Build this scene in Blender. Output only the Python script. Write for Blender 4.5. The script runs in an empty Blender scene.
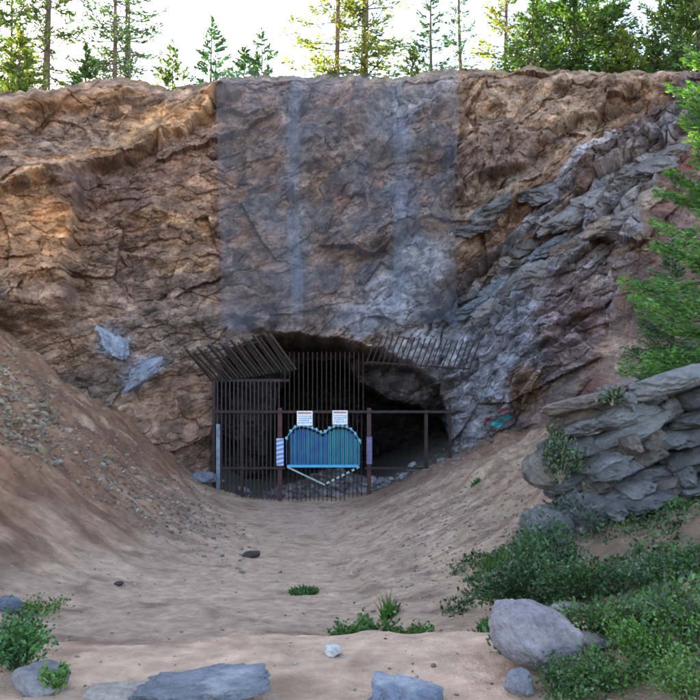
import bpy, math, numpy as np
from mathutils import Vector, Matrix
R = math.radians
RNG = np.random.default_rng(7)
sc = bpy.context.scene
COL = sc.collection

# ------------------------------------------------------------------ camera frame
# photo is 700 x 700; a point (px, py) at depth Y (metres in front of the eye)
F = 750.0; CX = 350.0; HZ = 400.0
def at(px, py, Y):
    return np.array([(px - CX) / F * Y, Y, (HZ - py) / F * Y])

# ------------------------------------------------------------------ noise
def h2(ix, iy, seed):
    ix = np.asarray(ix).astype(np.int64) & 0xffffffff; iy = np.asarray(iy).astype(np.int64) & 0xffffffff
    h = (ix * 374761393 + iy * 668265263 + seed * 2246822519) & 0xffffffff
    h = ((h ^ (h >> 13)) * 1274126177) & 0xffffffff
    h = ((h ^ (h >> 16)) * 2654435761) & 0xffffffff
    h = h ^ (h >> 15)
    return (h & 0xffffff) / float(0x1000000)
def gn(x, y, seed=0):
    x = np.asarray(x, float); y = np.asarray(y, float)
    ix = np.floor(x); iy = np.floor(y); fx = x - ix; fy = y - iy
    u = fx * fx * fx * (fx * (fx * 6 - 15) + 10); v = fy * fy * fy * (fy * (fy * 6 - 15) + 10)
    def g(dx, dy):
        a = h2(ix + dx, iy + dy, seed) * 2 * math.pi
        return np.cos(a) * (fx - dx) + np.sin(a) * (fy - dy)
    a = g(0, 0); b = g(1, 0); c = g(0, 1); d = g(1, 1)
    return (a + (b - a) * u + (c - a) * v + (a - b - c + d) * u * v) * 1.5
def fbm(x, y, seed=0, oct=4, gain=0.5):
    s = 0; a = 1.0
    for o in range(oct):
        s = s + a * gn(x, y, seed + o * 17); x = x * 2.03 + 3.1; y = y * 2.03 + 1.7; a *= gain
    return s
def facets(x, y, seed=0, tilt=0.6):
    """fractured blocks: every cell has its own offset and its own tilt; returns (offset, edge distance, cell random)"""
    x = np.asarray(x, float); y = np.asarray(y, float)
    ix = np.floor(x); iy = np.floor(y)
    best = np.full(x.shape, 9.0); sec = np.full(x.shape, 9.0); val = np.zeros(x.shape); rnd = np.zeros(x.shape)
    for dx in (-1, 0, 1):
        for dy in (-1, 0, 1):
            cx = ix + dx; cy = iy + dy
            ox = x - (cx + h2(cx, cy, seed)); oy = y - (cy + h2(cx, cy, seed + 1))
            d = np.sqrt(ox * ox + oy * oy)
            r = h2(cx, cy, seed + 2)
            w = (r - .5) * 2 + tilt * ((h2(cx, cy, seed + 3) - .5) * 2 * ox + (h2(cx, cy, seed + 4) - .5) * 2 * oy)
            near = d < best
            sec = np.where(near, best, np.minimum(sec, d))
            val = np.where(near, w, val); rnd = np.where(near, r, rnd); best = np.where(near, d, best)
    return val, sec - best, rnd
def sstep(a, b, x):
    t = np.clip((x - a) / (b - a), 0, 1); return t * t * (3 - 2 * t)
def lerp(a, b, t): return a + (b - a) * t

# ------------------------------------------------------------------ object helpers
def tag(o, label=None, cat=None, group=None, kind=None):
    if label: o['label'] = label
    if cat: o['category'] = cat
    if group: o['group'] = group
    if kind: o['kind'] = kind
    return o
def empty(name, loc, label, cat, group=None):
    o = bpy.data.objects.new(name, None); COL.objects.link(o); o.location = [float(v) for v in loc]
    return tag(o, label, cat, group)
def mesh_obj(name, V, Fs, mat=None, parent=None, col=None, smooth=False, origin=None, uv=None, mats=None, midx=None):
    V = np.asarray(V, float).reshape(-1, 3)
    if origin is not None: V = V - np.asarray(origin, float)
    Fs = np.asarray(Fs, np.int32); k = Fs.shape[1]; n = len(Fs)
    me = bpy.data.meshes.new(name)
    me.vertices.add(len(V)); me.vertices.foreach_set('co', V.astype(np.float32).ravel())
    me.loops.add(n * k); me.loops.foreach_set('vertex_index', Fs.ravel())
    me.polygons.add(n); me.polygons.foreach_set('loop_start', np.arange(n, dtype=np.int32) * k)
    me.polygons.foreach_set('loop_total', np.full(n, k, np.int32))
    me.polygons.foreach_set('use_smooth', np.full(n, bool(smooth)))
    if mats:
        for m in mats: me.materials.append(m)
        if midx is not None: me.polygons.foreach_set('material_index', np.asarray(midx, np.int32))
    elif mat: me.materials.append(mat)
    me.update(calc_edges=True)
    if col is not None:
        c = me.color_attributes.new('Col', 'FLOAT_COLOR', 'POINT')
        c4 = np.ones((len(V), 4), np.float32); c4[:, :3] = np.asarray(col, np.float32).reshape(-1, 3)
        c.data.foreach_set('color', c4.ravel())
    if uv is not None:
        u = me.uv_layers.new(name='UVMap'); u.data.foreach_set('uv', np.asarray(uv, np.float32)[Fs.ravel()].ravel())
    o = bpy.data.objects.new(name, me); COL.objects.link(o)
    if parent is not None: o.parent = parent
    elif origin is not None: o.location = [float(v) for v in origin]
    return o
def grid_faces(nr, nc):
    i = np.arange(nr * nc).reshape(nr, nc)
    return np.stack([i[:-1, :-1], i[:-1, 1:], i[1:, 1:], i[1:, :-1]], -1).reshape(-1, 4)
class MB:
    """collects boxes and tubes for one mesh"""
    def __init__(s): s.V = []; s.F = []; s.n = 0
    def add(s, v, f):
        v = np.asarray(v, float); f = np.asarray(f, int)
        s.V.append(v); s.F.append(f + s.n); s.n += len(v)
    def box(s, c, size, rot=None):
        d = np.array(size, float) / 2
        v = np.array([[x, y, z] for x in (-1, 1) for y in (-1, 1) for z in (-1, 1)]) * d
        if rot is not None: v = v @ np.array(rot).T
        s.add(v + np.array(c), [[0, 1, 3, 2], [4, 6, 7, 5], [0, 4, 5, 1], [2, 3, 7, 6], [0, 2, 6, 4], [1, 5, 7, 3]])
    def tube(s, pts, rad, n=6):
        pts = [np.array(p, float) for p in pts]
        rad = rad if hasattr(rad, '__len__') else [rad] * len(pts)
        V = []
        for i, p in enumerate(pts):
            d = pts[min(i + 1, len(pts) - 1)] - pts[max(i - 1, 0)]; d /= np.linalg.norm(d) + 1e-9
            a = np.cross(d, [0.13, 0.97, 0.2] if abs(d[2]) > .8 else [0, 0, 1.]); a /= np.linalg.norm(a); b = np.cross(d, a)
            for k in range(n):
                t = 2 * math.pi * k / n; V.append(p + rad[i] * (a * math.cos(t) + b * math.sin(t)))
        Fq = []
        for i in range(len(pts) - 1):
            for k in range(n):
                k2 = (k + 1) % n; Fq.append([i * n + k, i * n + k2, (i + 1) * n + k2, (i + 1) * n + k])
        for base, rev in ((0, True), ((len(pts) - 1) * n, False)):
            V.append(pts[0 if rev else -1]); c = len(V) - 1
            for k in range(0, n, 1):
                k2 = (k + 1) % n
                Fq.append([base + k2, base + k, c, c] if rev else [base + k, base + k2, c, c])
        # degenerate last index is avoided by splitting the caps into tiny quads
        Fq = [f if f[2] != f[3] else [f[0], f[1], f[2], f[2]] for f in Fq]
        s.add(V, Fq)
    def build(s, name, mat, parent=None, origin=None, smooth=False):
        V = np.concatenate(s.V); Fq = np.concatenate(s.F)
        if origin is None and parent is not None: origin = parent.location
        quads = [tuple(f) if f[2] != f[3] else tuple(f[:3]) for f in Fq.tolist()]
        me = bpy.data.meshes.new(name)
        if origin is not None: V = V - np.array(origin)
        me.from_pydata(V.tolist(), [], quads); me.materials.append(mat)
        me.polygons.foreach_set('use_smooth', np.full(len(me.polygons), smooth)); me.update()
        o = bpy.data.objects.new(name, me); COL.objects.link(o)
        if parent is not None: o.parent = parent
        elif origin is not None: o.location = [float(v) for v in origin]
        return o

# ------------------------------------------------------------------ materials
def nmat(name):
    m = bpy.data.materials.new(name); m.use_nodes = True; nt = m.node_tree
    return m, nt, nt.nodes['Principled BSDF']
def rock_mat(name, use_col=True, color=(.2, .18, .17), rough=.9, bump=.5, scale=1.0, contrast=.35):
    m, nt, b = nmat(name); N = nt.nodes; L = nt.links
    geo = N.new('ShaderNodeNewGeometry')
    src = N.new('ShaderNodeTexCoord') if not use_col else None
    vec = src.outputs['Object'] if src else geo.outputs['Position']
    def noise(s, d=6, r=.6, dist=0):
        n = N.new('ShaderNodeTexNoise'); n.inputs['Scale'].default_value = s * scale; n.inputs['Detail'].default_value = d
        n.inputs['Roughness'].default_value = r; n.inputs['Distortion'].default_value = dist; L.new(vec, n.inputs['Vector']); return n
    n1 = noise(1.3, 8, .65, .4); n2 = noise(9, 6, .7); n3 = noise(45, 3, .6)
    if use_col:
        base = N.new('ShaderNodeVertexColor'); base.layer_name = 'Col'; cout = base.outputs['Color']
    else:
        base = N.new('ShaderNodeRGB'); base.outputs[0].default_value = (*color, 1); cout = base.outputs[0]
    add = N.new('ShaderNodeMath'); add.operation = 'MULTIPLY_ADD'; L.new(n1.outputs['Fac'], add.inputs[0]); add.inputs[1].default_value = 1.0
    L.new(n2.outputs['Fac'], add.inputs[2])
    mr = N.new('ShaderNodeMapRange'); L.new(add.outputs[0], mr.inputs['Value'])
    mr.inputs['From Min'].default_value = .65; mr.inputs['From Max'].default_value = 1.35
    mr.inputs['To Min'].default_value = 1 - contrast; mr.inputs['To Max'].default_value = 1 + contrast
    mul = N.new('ShaderNodeVectorMath'); mul.operation = 'SCALE'; L.new(cout, mul.inputs[0]); L.new(mr.outputs[0], mul.inputs['Scale'])
    # lichen / mineral flecks of another hue
    n4 = noise(3.7, 7, .75, .8)
    r4 = N.new('ShaderNodeMapRange'); L.new(n4.outputs['Fac'], r4.inputs['Value']); r4.inputs['From Min'].default_value = .56; r4.inputs['From Max'].default_value = .68
    r4.inputs['To Max'].default_value = .45
    mix = N.new('ShaderNodeMix'); mix.data_type = 'RGBA'; L.new(r4.outputs[0], mix.inputs['Factor'])
    L.new(mul.outputs[0], mix.inputs['A'])
    tint = N.new('ShaderNodeMix'); tint.data_type = 'RGBA'; tint.blend_type = 'MULTIPLY'; tint.inputs['Factor'].default_value = 1
    L.new(mul.outputs[0], tint.inputs['A']); tint.inputs['B'].default_value = (1.35, 1.28, 1.15, 1)
    L.new(tint.outputs['Result'], mix.inputs['B'])
    L.new(mix.outputs['Result'], b.inputs['Base Color'])
    b.inputs['Roughness'].default_value = rough; b.inputs['Specular IOR Level'].default_value = .25
    s = N.new('ShaderNodeMath'); s.operation = 'MULTIPLY_ADD'; L.new(n3.outputs['Fac'], s.inputs[0]); s.inputs[1].default_value = .3; L.new(n2.outputs['Fac'], s.inputs[2])
    bp = N.new('ShaderNodeBump'); bp.inputs['Strength'].default_value = bump; bp.inputs['Distance'].default_value = .08
    L.new(s.outputs[0], bp.inputs['Height']); L.new(bp.outputs[0], b.inputs['Normal'])
    return m
def plain(name, color, rough=.7, metal=0, var=.25, scale=8.0, second=None):
    m, nt, b = nmat(name); N = nt.nodes; L = nt.links
    tc = N.new('ShaderNodeTexCoord'); n = N.new('ShaderNodeTexNoise'); n.inputs['Scale'].default_value = scale; n.inputs['Detail'].default_value = 6
    L.new(tc.outputs['Object'], n.inputs['Vector'])
    mx = N.new('ShaderNodeMix'); mx.data_type = 'RGBA'
    mr = N.new('ShaderNodeMapRange'); L.new(n.outputs['Fac'], mr.inputs['Value']); mr.inputs['From Min'].default_value = .35; mr.inputs['From Max'].default_value = .65
    L.new(mr.outputs[0], mx.inputs['Factor'])
    c2 = second or tuple(c * (1 - var) for c in color)
    mx.inputs['A'].default_value = (*color, 1); mx.inputs['B'].default_value = (*c2, 1)
    L.new(mx.outputs['Result'], b.inputs['Base Color']); b.inputs['Roughness'].default_value = rough; b.inputs['Metallic'].default_value = metal
    b.inputs['Specular IOR Level'].default_value = .3
    return m
def leaf_mat(name, color, trans=.35, var=.35):
    m, nt, b = nmat(name); N = nt.nodes; L = nt.links
    at_ = N.new('ShaderNodeVertexColor'); at_.layer_name = 'Col'
    c = N.new('ShaderNodeMix'); c.data_type = 'RGBA'; c.blend_type = 'MULTIPLY'; c.inputs['Factor'].default_value = 1
    L.new(at_.outputs['Color'], c.inputs['A']); c.inputs['B'].default_value = (*color, 1)
    L.new(c.outputs['Result'], b.inputs['Base Color']); b.inputs['Roughness'].default_value = .42; b.inputs['Specular IOR Level'].default_value = .5
    t = N.new('ShaderNodeBsdfTranslucent'); 
    tm = N.new('ShaderNodeMix'); tm.data_type = 'RGBA'; tm.blend_type = 'MULTIPLY'; tm.inputs['Factor'].default_value = 1
    L.new(c.outputs['Result'], tm.inputs['A']); tm.inputs['B'].default_value = (1.35, 1.5, .55, 1); L.new(tm.outputs['Result'], t.inputs['Color'])
    ms = N.new('ShaderNodeMixShader'); ms.inputs[0].default_value = trans
    L.new(b.outputs[0], ms.inputs[1]); L.new(t.outputs[0], ms.inputs[2]); L.new(ms.outputs[0], N['Material Output'].inputs['Surface'])
    return m
M = {
 'cliff': rock_mat('cliff_rock', True, bump=1.0, contrast=.55),
 'ground': rock_mat('dirt', True, bump=.7, contrast=.26, rough=1.0),
 'rock': rock_mat('loose_rock', True, bump=.8, contrast=.55, scale=2.2),
 'rust': plain('rusty_steel', (.06, .036, .032), .8, .2, second=(.028, .02, .02)),
 'bars': plain('weathered_bar_steel', (.085, .066, .062), .7, .3, second=(.06, .05, .05)),
 'galv': plain('galvanised_post', (.22, .26, .33), .55, .5, second=(.12, .14, .18)),
 'redpost': plain('dark_red_post', (.10, .035, .035), .7, .1, second=(.05, .03, .03)),
 'white': plain('sign_white', (.78, .82, .86), .5), 'signred': plain('sign_red', (.5, .16, .12), .5), 'signblue': plain('sign_blue', (.08, .2, .42), .5),
 'stripeb': plain('stripe_blue', (.12, .25, .55), .5), 'stripep': plain('stripe_purple', (.16, .12, .30), .5), 'stripew': plain('stripe_pale', (.55, .6, .75), .5),
 'blue': plain('blue_paint', (.008, .20, .58), .45, scale=2.2, second=(.008, .36, .55)), 'teal': plain('teal_paint', (.008, .46, .52), .45, scale=2.2, second=(.008, .24, .56)),
 'slatb': plain('slat_navy', (.006, .045, .13), .5), 'slatt': plain('slat_teal', (.008, .11, .14), .5),
 'cyan': plain('cyan_paint', (.02, .42, .68), .4, var=.2), 'lilac': plain('pale_lilac_steel', (.17, .17, .22), .6, var=.4, scale=5),
 'cap': plain('pale_cap', (.40, .52, .50), .5), 'bark': plain('pine_bark', (.14, .095, .07), .95, second=(.07, .05, .045), scale=5),
 'twig': plain('dry_twig', (.38, .33, .28), .9),
 'needle': leaf_mat('needles', (.055, .10, .035), .35), 'needle2': leaf_mat('needles_blue_green', (.04, .10, .045), .25),
 'needley': leaf_mat('needles_yellow_green', (.12, .15, .045), .4),  # yellower copy of the needles, sunlight put into the colour
 'shrub': leaf_mat('shrub_leaves', (.046, .098, .042), .25), 'shrub2': leaf_mat('grey_green_leaves', (.065, .11, .065), .25),
 'grass': leaf_mat('grass_blades', (.07, .14, .045), .3),
}
def net_mat(name, cell, wire, color):
    m, nt, b = nmat(name); N = nt.nodes; L = nt.links
    uv = N.new('ShaderNodeUVMap'); sx = N.new('ShaderNodeSeparateXYZ'); L.new(uv.outputs[0], sx.inputs[0])
    outs = []
    for sgn in (1, -1):   # chain link: two families of diagonal wires
        a = N.new('ShaderNodeMath'); a.operation = 'MULTIPLY_ADD'; L.new(sx.outputs[1], a.inputs[0]); a.inputs[1].default_value = sgn * .6; L.new(sx.outputs[0], a.inputs[2])
        p = N.new('ShaderNodeMath'); p.operation = 'PINGPONG'; L.new(a.outputs[0], p.inputs[0]); p.inputs[1].default_value = cell / 2
        lt = N.new('ShaderNodeMath'); lt.operation = 'LESS_THAN'; L.new(p.outputs[0], lt.inputs[0]); lt.inputs[1].default_value = wire / 2 * 1.17
        outs.append(lt)
    mx = N.new('ShaderNodeMath'); mx.operation = 'MAXIMUM'; L.new(outs[0].outputs[0], mx.inputs[0]); L.new(outs[1].outputs[0], mx.inputs[1])
    tx = N.new('ShaderNodeTexNoise'); tx.inputs['Scale'].default_value = .55; tx.inputs['Detail'].default_value = 4; L.new(uv.outputs[0], tx.inputs['Vector'])
    wr = N.new('ShaderNodeMapRange'); L.new(tx.outputs['Fac'], wr.inputs['Value']); wr.inputs['From Min'].default_value = .32; wr.inputs['From Max'].default_value = .68
    wr.inputs['To Min'].default_value = wire * .15; wr.inputs['To Max'].default_value = wire * 1.05
    for o_ in outs: L.new(wr.outputs[0], o_.inputs[1])
    tr = N.new('ShaderNodeBsdfTransparent'); ms = N.new('ShaderNodeMixShader')
    L.new(mx.outputs[0], ms.inputs[0]); L.new(tr.outputs[0], ms.inputs[1]); L.new(b.outputs[0], ms.inputs[2])
    b.inputs['Base Color'].default_value = (*color, 1); b.inputs['Roughness'].default_value = .6; b.inputs['Metallic'].default_value = .2
    L.new(ms.outputs[0], N['Material Output'].inputs['Surface'])
    return m
M['net'] = net_mat('wire_netting', .065, .0046, (.11, .135, .18))
M['seam'] = net_mat('wire_netting_seam', .065, .0036, (.17, .20, .27))

# ------------------------------------------------------------------ the ground
def floor_z(y):
    return np.interp(y, [-50, 5.3, 5.62, 5.95, 7.6, 9, 12, 18, 26, 60], [-1.7, -1.71, -1.76, -2.06, -2.54, -2.72, -3.0, -3.32, -3.52, -3.6])
def softp(t, w=.5): return w * np.logaddexp(0, t / w)
def ground_h(x, y, detail=True):
    x = np.asarray(x, float); y = np.asarray(y, float)
    edge = .22 * gn(x * .9, y * .3, 71) + .07 * gn(x * 4, y * .5, 73)
    z = floor_z(y + edge + .15 * np.abs(x + .5) * (x < -.5))
    xl = np.interp(y, [0, 4, 7, 9, 12, 18, 26], [-3.2, -3.2, -3.8, -4.1, -4.0, -3.6, -4.5])
    xr = np.interp(y, [0, 6, 10, 14, 18, 26], [1.6, 1.4, 1.0, .6, .2, .4])
    wl = np.interp(y, [3, 9, 12, 20], [.15, .42, .74, .84])
    rl = wl * softp(xl - x, .6) ; rl = 14 * np.tanh(rl / 14)
    kr = np.interp(y, [3, 8, 12, 16, 20, 27], [.28, .36, .38, .47, .5, .48])
    rr = kr * softp(x - xr, .5); rr = 6 * np.tanh(rr / 6)
    # bank beside the outcrop steepens to the right
    z = z + rl + rr
    rough = np.clip((rl + rr) * .5, .05, 1)
    if detail:
        z = z + rough * .30 * fbm(x * .6, y * .6, 11, 4) + (.013 + .065 * rough) * fbm(x * 2.6, y * 2.6, 15, 5, .6)
        # rain-cut gullies running down both banks
        z = z + np.clip(rl, 0, 1) * .10 * gn(y * 1.8 + gn(x, y, 5), x * .25, 31) + np.clip(rr, 0, 1) * .05 * gn(y * 1.6 + x * .9, (x - y) * .15, 33)
        # low step at the foot of the right bank
        z = z - .12 * sstep(.0, .25, xr - .4 - x + .3 * gn(y * .7, 3., 8)) * (y > 7) * np.clip(1 - (xr - x) / 3, 0, 1)
        # debris heap just behind the bars
        z = z + .95 * np.exp(-((x + .75) / 1.5) ** 2 - ((y - 27.5) / .7) ** 2)
    return z
def axis(segs):
    out = []
    for a, b, s in segs: out.append(np.arange(a, b, s))
    return np.concatenate(out)
gx = np.concatenate([-np.geomspace(260, 14.2, 26), np.arange(-14, 14, .055), np.geomspace(14.1, 260, 26)])
gy = np.concatenate([-np.geomspace(260, 2, 20), np.arange(-1, 3, .5), np.geomspace(3, 30, 560), np.linspace(30.3, 46, 30)])
GX, GY = np.meshgrid(gx, gy)
GZ = ground_h(GX, GY)
# colour of the earth, with some shade painted in
def ground_col(x, y, z):
    rise = np.clip((z - floor_z(y)) / 2.0, 0, 1)
    path = np.array([.50, .365, .285]); talus = np.array([.27, .15, .10]); pale = np.array([.54, .41, .32]); dark = np.array([.15, .09, .07])
    n = fbm(x * .35, y * .35, 41, 4); n2 = fbm(x * 1.4, y * 1.4, 45, 4)
    c = path[None] * np.ones(x.shape + (3,))
    left = (x < -1.5)
    t = np.clip(rise * 1.6 + .25 * n, 0, 1)[..., None]
    c = np.where(left[..., None], lerp(c, talus, t), lerp(c, np.array([.39, .28, .215]), t))
    c = lerp(c, pale, np.clip(n2 * .8 - .1, 0, .5)[..., None]); c = lerp(c, dark, np.clip(-n2 * .9 - .25 + .3 * n, 0, .55)[..., None])
    # red-brown band of earth under the right-hand cliff
    band = sstep(0, .7, (y - (21.5 - .1 * x)) / 3 + .3 * n) * sstep(-.9, 1.2, x + .4 * n)
    c = lerp(c, np.array([.21, .125, .095]), (band * .8)[..., None])
    # streaks of darker earth washed down the banks
    st = fbm((x * .75 + y * .55) * .5, (x * .55 - y * .75) * 3.2 + .6 * n, 52, 4)
    c = lerp(c, np.array([.20, .125, .095]), (np.clip(st * 1.3, 0, .7) * np.clip(rise * 3 + .15, 0, 1) * (x > 0))[..., None])
    st = fbm((x * .8 - y * .2) * .6, (x * .2 + y * .8) * 1.6 + .6 * n, 53, 4)
    c = lerp(c, np.array([.15, .085, .062]), (np.clip(st * 1.4, 0, .7) * np.clip(rise * 3, 0, 1) * (x < 0))[..., None])
    c = c * (1 - .22 * sstep(5.7, 6.1, y) * sstep(12, 8, y) * (np.abs(x) < 6))[..., None]  # shading of the drop beyond the lip, painted as a darker band
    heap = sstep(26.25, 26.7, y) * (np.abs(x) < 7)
    c = lerp(c, np.array([.10, .09, .09]), (heap * .95)[..., None])  # grey rubble floor, darkened further to paint in the cave's shade
    # darker brown soil below the shrubs, right foreground
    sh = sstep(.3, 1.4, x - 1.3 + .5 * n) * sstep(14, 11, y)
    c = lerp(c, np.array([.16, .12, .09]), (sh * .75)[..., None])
    c = c * (1 + .22 * fbm(x * 6, y * 6, 49, 3) + .12 * fbm(x * 2.2, y * 2.2, 50, 3))[..., None]
    return np.clip(c * np.array([1.04, .94, .865]), .02, .8)
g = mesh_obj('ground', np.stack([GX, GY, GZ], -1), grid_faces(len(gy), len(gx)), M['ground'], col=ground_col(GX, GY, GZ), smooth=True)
tag(g, 'bare tan dirt floor and banks of the pit', kind='structure')

# ------------------------------------------------------------------ the cliff
pxs = np.concatenate([np.arange(-420, -30, 5.), np.arange(-30, 730, .9), np.arange(730, 1100, 5.)])
NV = 560
def rim_py(px): 
    return np.interp(px, [-400, 0, 60, 100, 130, 150, 185, 235, 300, 400, 440, 470, 560, 620, 700, 1000],
                     [95, 84, 78, 68, 66, 74, 76, 69, 67, 66, 58, 57, 60, 64, 60, 50])
def baseY(px, z):
    b = np.interp(px, [-400, -100, 0, 100, 215, 330, 450, 520, 600, 700, 1050], [15.5, 21.5, 23.8, 25.6, 27.0, 27.4, 26.8, 24.2, 19.8, 15.8, 10.5])
    k = np.interp(px, [-400, 0, 215, 400, 450, 520, 600, 700, 1050], [.18, .18, .16, .15, .20, .38, .62, .82, .8])
    return b + k * (z + 3.5)
zr0 = np.zeros_like(pxs)
zr = 13 * np.ones_like(pxs)
for _ in range(12): zr = (HZ - rim_py(pxs)) / F * baseY(pxs, zr)
zr = zr + .16 * fbm(pxs * .05, pxs * 0, 91, 4)
v = np.linspace(0, 1, NV)
PX = np.broadcast_to(pxs, (NV, len(pxs))).copy()
Z0 = -5.5 + v[:, None] * (zr[None] + 5.5)
Y0 = baseY(PX, Z0)
X0 = (PX - CX) / F * Y0
# vertical line of the picture on which a place of the cliff lies, used only to set its features out
PY = HZ - F * Z0 / Y0
def rotc(th):
    c, s = math.cos(th), math.sin(th)
    return X0 * c + Z0 * s, -X0 * s + Z0 * c
def layer(th, seed):
    s, t = rotc(R(th))
    wx = .16 * fbm(s * .4, t * .4, seed + 50, 2); wy = .12 * fbm(s * .4, t * .5, seed + 60, 2)
    s = s + wx; t = t + wy
    f1, e1, r1 = facets(s * .30, t * .55, seed, 1.2)
    f2, e2, r2 = facets(s * .9 + 4, t * 1.7, seed + 10, 1.3)
    f3, e3, r3 = facets(s * 2.6, t * 4.8, seed + 20, 1.2)
    f4, e4, r4 = facets(s * 6, t * 11, seed + 30, .8)
    rg = .55 + .45 * sstep(-.3, .4, gn(s * .3, t * .3, seed + 70))
    b1 = np.abs(gn(s * .45 + 3, t * .75, seed + 80)); b2 = np.abs(gn(s * 1.1, t * 1.9 + 5, seed + 81)); b3 = np.abs(gn(s * 2.7, t * 4.2, seed + 82)); b4 = np.abs(gn(s * 7, t * 10, seed + 83))
    lump = -(b1 * .85 + b2 * .42 + b3 * .17 + b4 * .07)
    return f1 * .46 + f2 * .20 * rg + f3 * .105 * rg + f4 * .045 * rg + lump * .8 + .36, r1, r2, r3, np.minimum(e2, 1), np.minimum(e1, 1), t
dL = layer(17, 100); dR = layer(40, 300)
wR = sstep(235, 330, PX + 30 * gn(X0 * .3, Z0 * .3, 5))
D = lerp(dL[0] * .8, dR[0], wR); r1 = np.where(wR > .5, dR[1], dL[1]); r2 = np.where(wR > .5, dR[2], dL[2]); r3 = np.where(wR > .5, dR[3], dL[3])
e2 = lerp(dL[4], dR[4], wR); e1 = lerp(dL[5], dR[5], wR); tb = np.where(wR > .5, dR[6], dL[6])
D = D + .7 * fbm(X0 * .16, Z0 * .16, 7, 3) + .12 * fbm(X0 * 1.2, Z0 * 1.2, 9, 4) + .03 * fbm(X0 * 7, Z0 * 7, 13, 3)
D += .09 * np.exp(-e2 * 12) * sstep(.1, .4, gn(X0 * .8, Z0 * .8, 21))          # open joints between blocks
D += .05 * np.exp(-e1 * 14)
wpx = 10 * fbm(X0 * .5, Z0 * .5, 23, 3); wpy = 8 * fbm(X0 * .5, Z0 * .5, 27, 3)
QX = PX + wpx; QY = PY + wpy
def ledge(pts, h, wu=26, wd=12, soft=6):
    """a bed that stands out, with an undercut below its lower edge"""
    global D
    pts = np.array(pts, float); yl = np.interp(QX, pts[:, 0], pts[:, 1]); t = yl - QY
    ends = sstep(pts[0, 0] - 12, pts[0, 0] + 12, QX) * sstep(pts[-1, 0] + 12, pts[-1, 0] - 12, QX)
    up = np.exp(-np.clip(t, 0, None) / wu); dn = .55 * np.exp(-np.clip(-t, 0, None) / wd)
    k = sstep(-soft, soft, t)
    D += .75 * ends * h * (-(up * k) + dn * (1 - k))
ledge([(-60, 128), (30, 112), (100, 104), (150, 84)], .55, 16, 8)
ledge([(-30, 215), (60, 178), (140, 150), (235, 94)], 1.15, 20, 22)
ledge([(90, 196), (150, 214), (238, 232)], .42, 14, 8)
ledge([(110, 262), (180, 262), (240, 276)], .42, 12, 8)
ledge([(-60, 290), (40, 280), (95, 292)], .4, 18, 10)
ledge([(220, 312), (280, 334), (345, 345)], .7, 40, 10)
ledge([(335, 262), (380, 245), (440, 212)], .5, 18, 12)
ledge([(345, 300), (400, 268), (470, 250)], .45, 16, 10)
ledge([(455, 196), (520, 165), (575, 118), (640, 96)], 1.0, 34, 20)
ledge([(440, 112), (520, 98), (600, 78)], .35, 18, 8)
ledge([(430, 318), (480, 268), (560, 222), (620, 168), (720, 118)], .75, 18, 12)
ledge([(470, 330), (540, 282), (600, 228), (700, 160)], .6, 16, 10)
ledge([(445, 380), (500, 352), (560, 330)], .45, 26, 10)
ledge([(530, 355), (570, 320), (620, 300)], .6, 22, 14)
ledge([(225, 180), (290, 196), (350, 170), (420, 140)], .3, 22, 12)
# the orange buttress at the left, and the block face beside the net
D -= 1.5 * sstep(84, 66, QX + .12 * (QY - 240)) * sstep(165, 190, QY) * sstep(345, 300, QY)
D -= .35 * sstep(120, 150, QX) * sstep(226, 216, QX) * sstep(100, 150, QY) * sstep(215, 195, QY)
D += .5 * np.exp(-((QX - 462) / 8) ** 2) * sstep(190, 120, QY)
# continuous beds of the right wall, stepping down from the upper right to the gate
bc = QY - np.interp(QX, [330, 440, 560, 700], [420, 335, 228, 112]) + 7 * fbm(X0 * .5, Z0 * .5, 111, 3)
bw = sstep(-70, -35, bc) * sstep(175, 120, bc) * sstep(395, 450, QX)
bi = bc / 19 + .8 * gn(X0 * .35, Z0 * .35, 113); bn = np.floor(bi); bf = bi - bn
amp = .3 + .85 * h2(bn, np.floor(QX / 55 + bn * .37), 115)
D += bw * (-amp * (1 - bf) ** 1.0 * sstep(0, .10, bf) + .3)
bed_r = h2(bn, np.floor(QX / 70 + bn * .61), 117)
# smoother red soil chute at the right
chute = sstep(0, 18, QX - np.interp(QY, [60, 180, 260, 330, 420], [690, 645, 622, 598, 570])) * sstep(120, 190, QY + .2 * (QX - 600))
D = lerp(D, .3 * fbm(X0 * .5, Z0 * .5, 61, 3) + .12 * fbm(X0 * 2, Z0 * 2, 62, 5, .6), chute * .72)
D = lerp(D, D * .35 + .2, sstep(26, 0, HZ - 0 - PY - 308) * 0)
# talus apron at the foot so rock and earth interlock
D *= lerp(1, .7, sstep(300, 420, PY) * (wR < .5))
# crest rounds back at the rim
crest = sstep(.93, 1.0, np.broadcast_to(v[:, None], PX.shape)); D = D * (1 - .7 * crest) + .9 * crest ** 2
# the recess behind the grate and the two dark drifts in it
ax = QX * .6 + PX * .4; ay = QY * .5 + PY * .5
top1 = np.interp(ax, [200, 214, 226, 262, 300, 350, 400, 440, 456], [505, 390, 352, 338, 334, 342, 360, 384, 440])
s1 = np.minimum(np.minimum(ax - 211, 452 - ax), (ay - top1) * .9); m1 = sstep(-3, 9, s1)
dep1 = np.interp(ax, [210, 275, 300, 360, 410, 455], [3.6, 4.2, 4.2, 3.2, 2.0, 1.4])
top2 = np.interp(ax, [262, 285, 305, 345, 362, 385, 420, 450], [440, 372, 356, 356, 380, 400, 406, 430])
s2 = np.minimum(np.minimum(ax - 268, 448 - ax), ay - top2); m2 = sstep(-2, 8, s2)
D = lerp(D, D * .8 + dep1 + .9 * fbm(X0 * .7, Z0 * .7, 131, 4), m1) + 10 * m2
YC = Y0 + D
XC = (PX - CX) / F * YC
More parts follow.
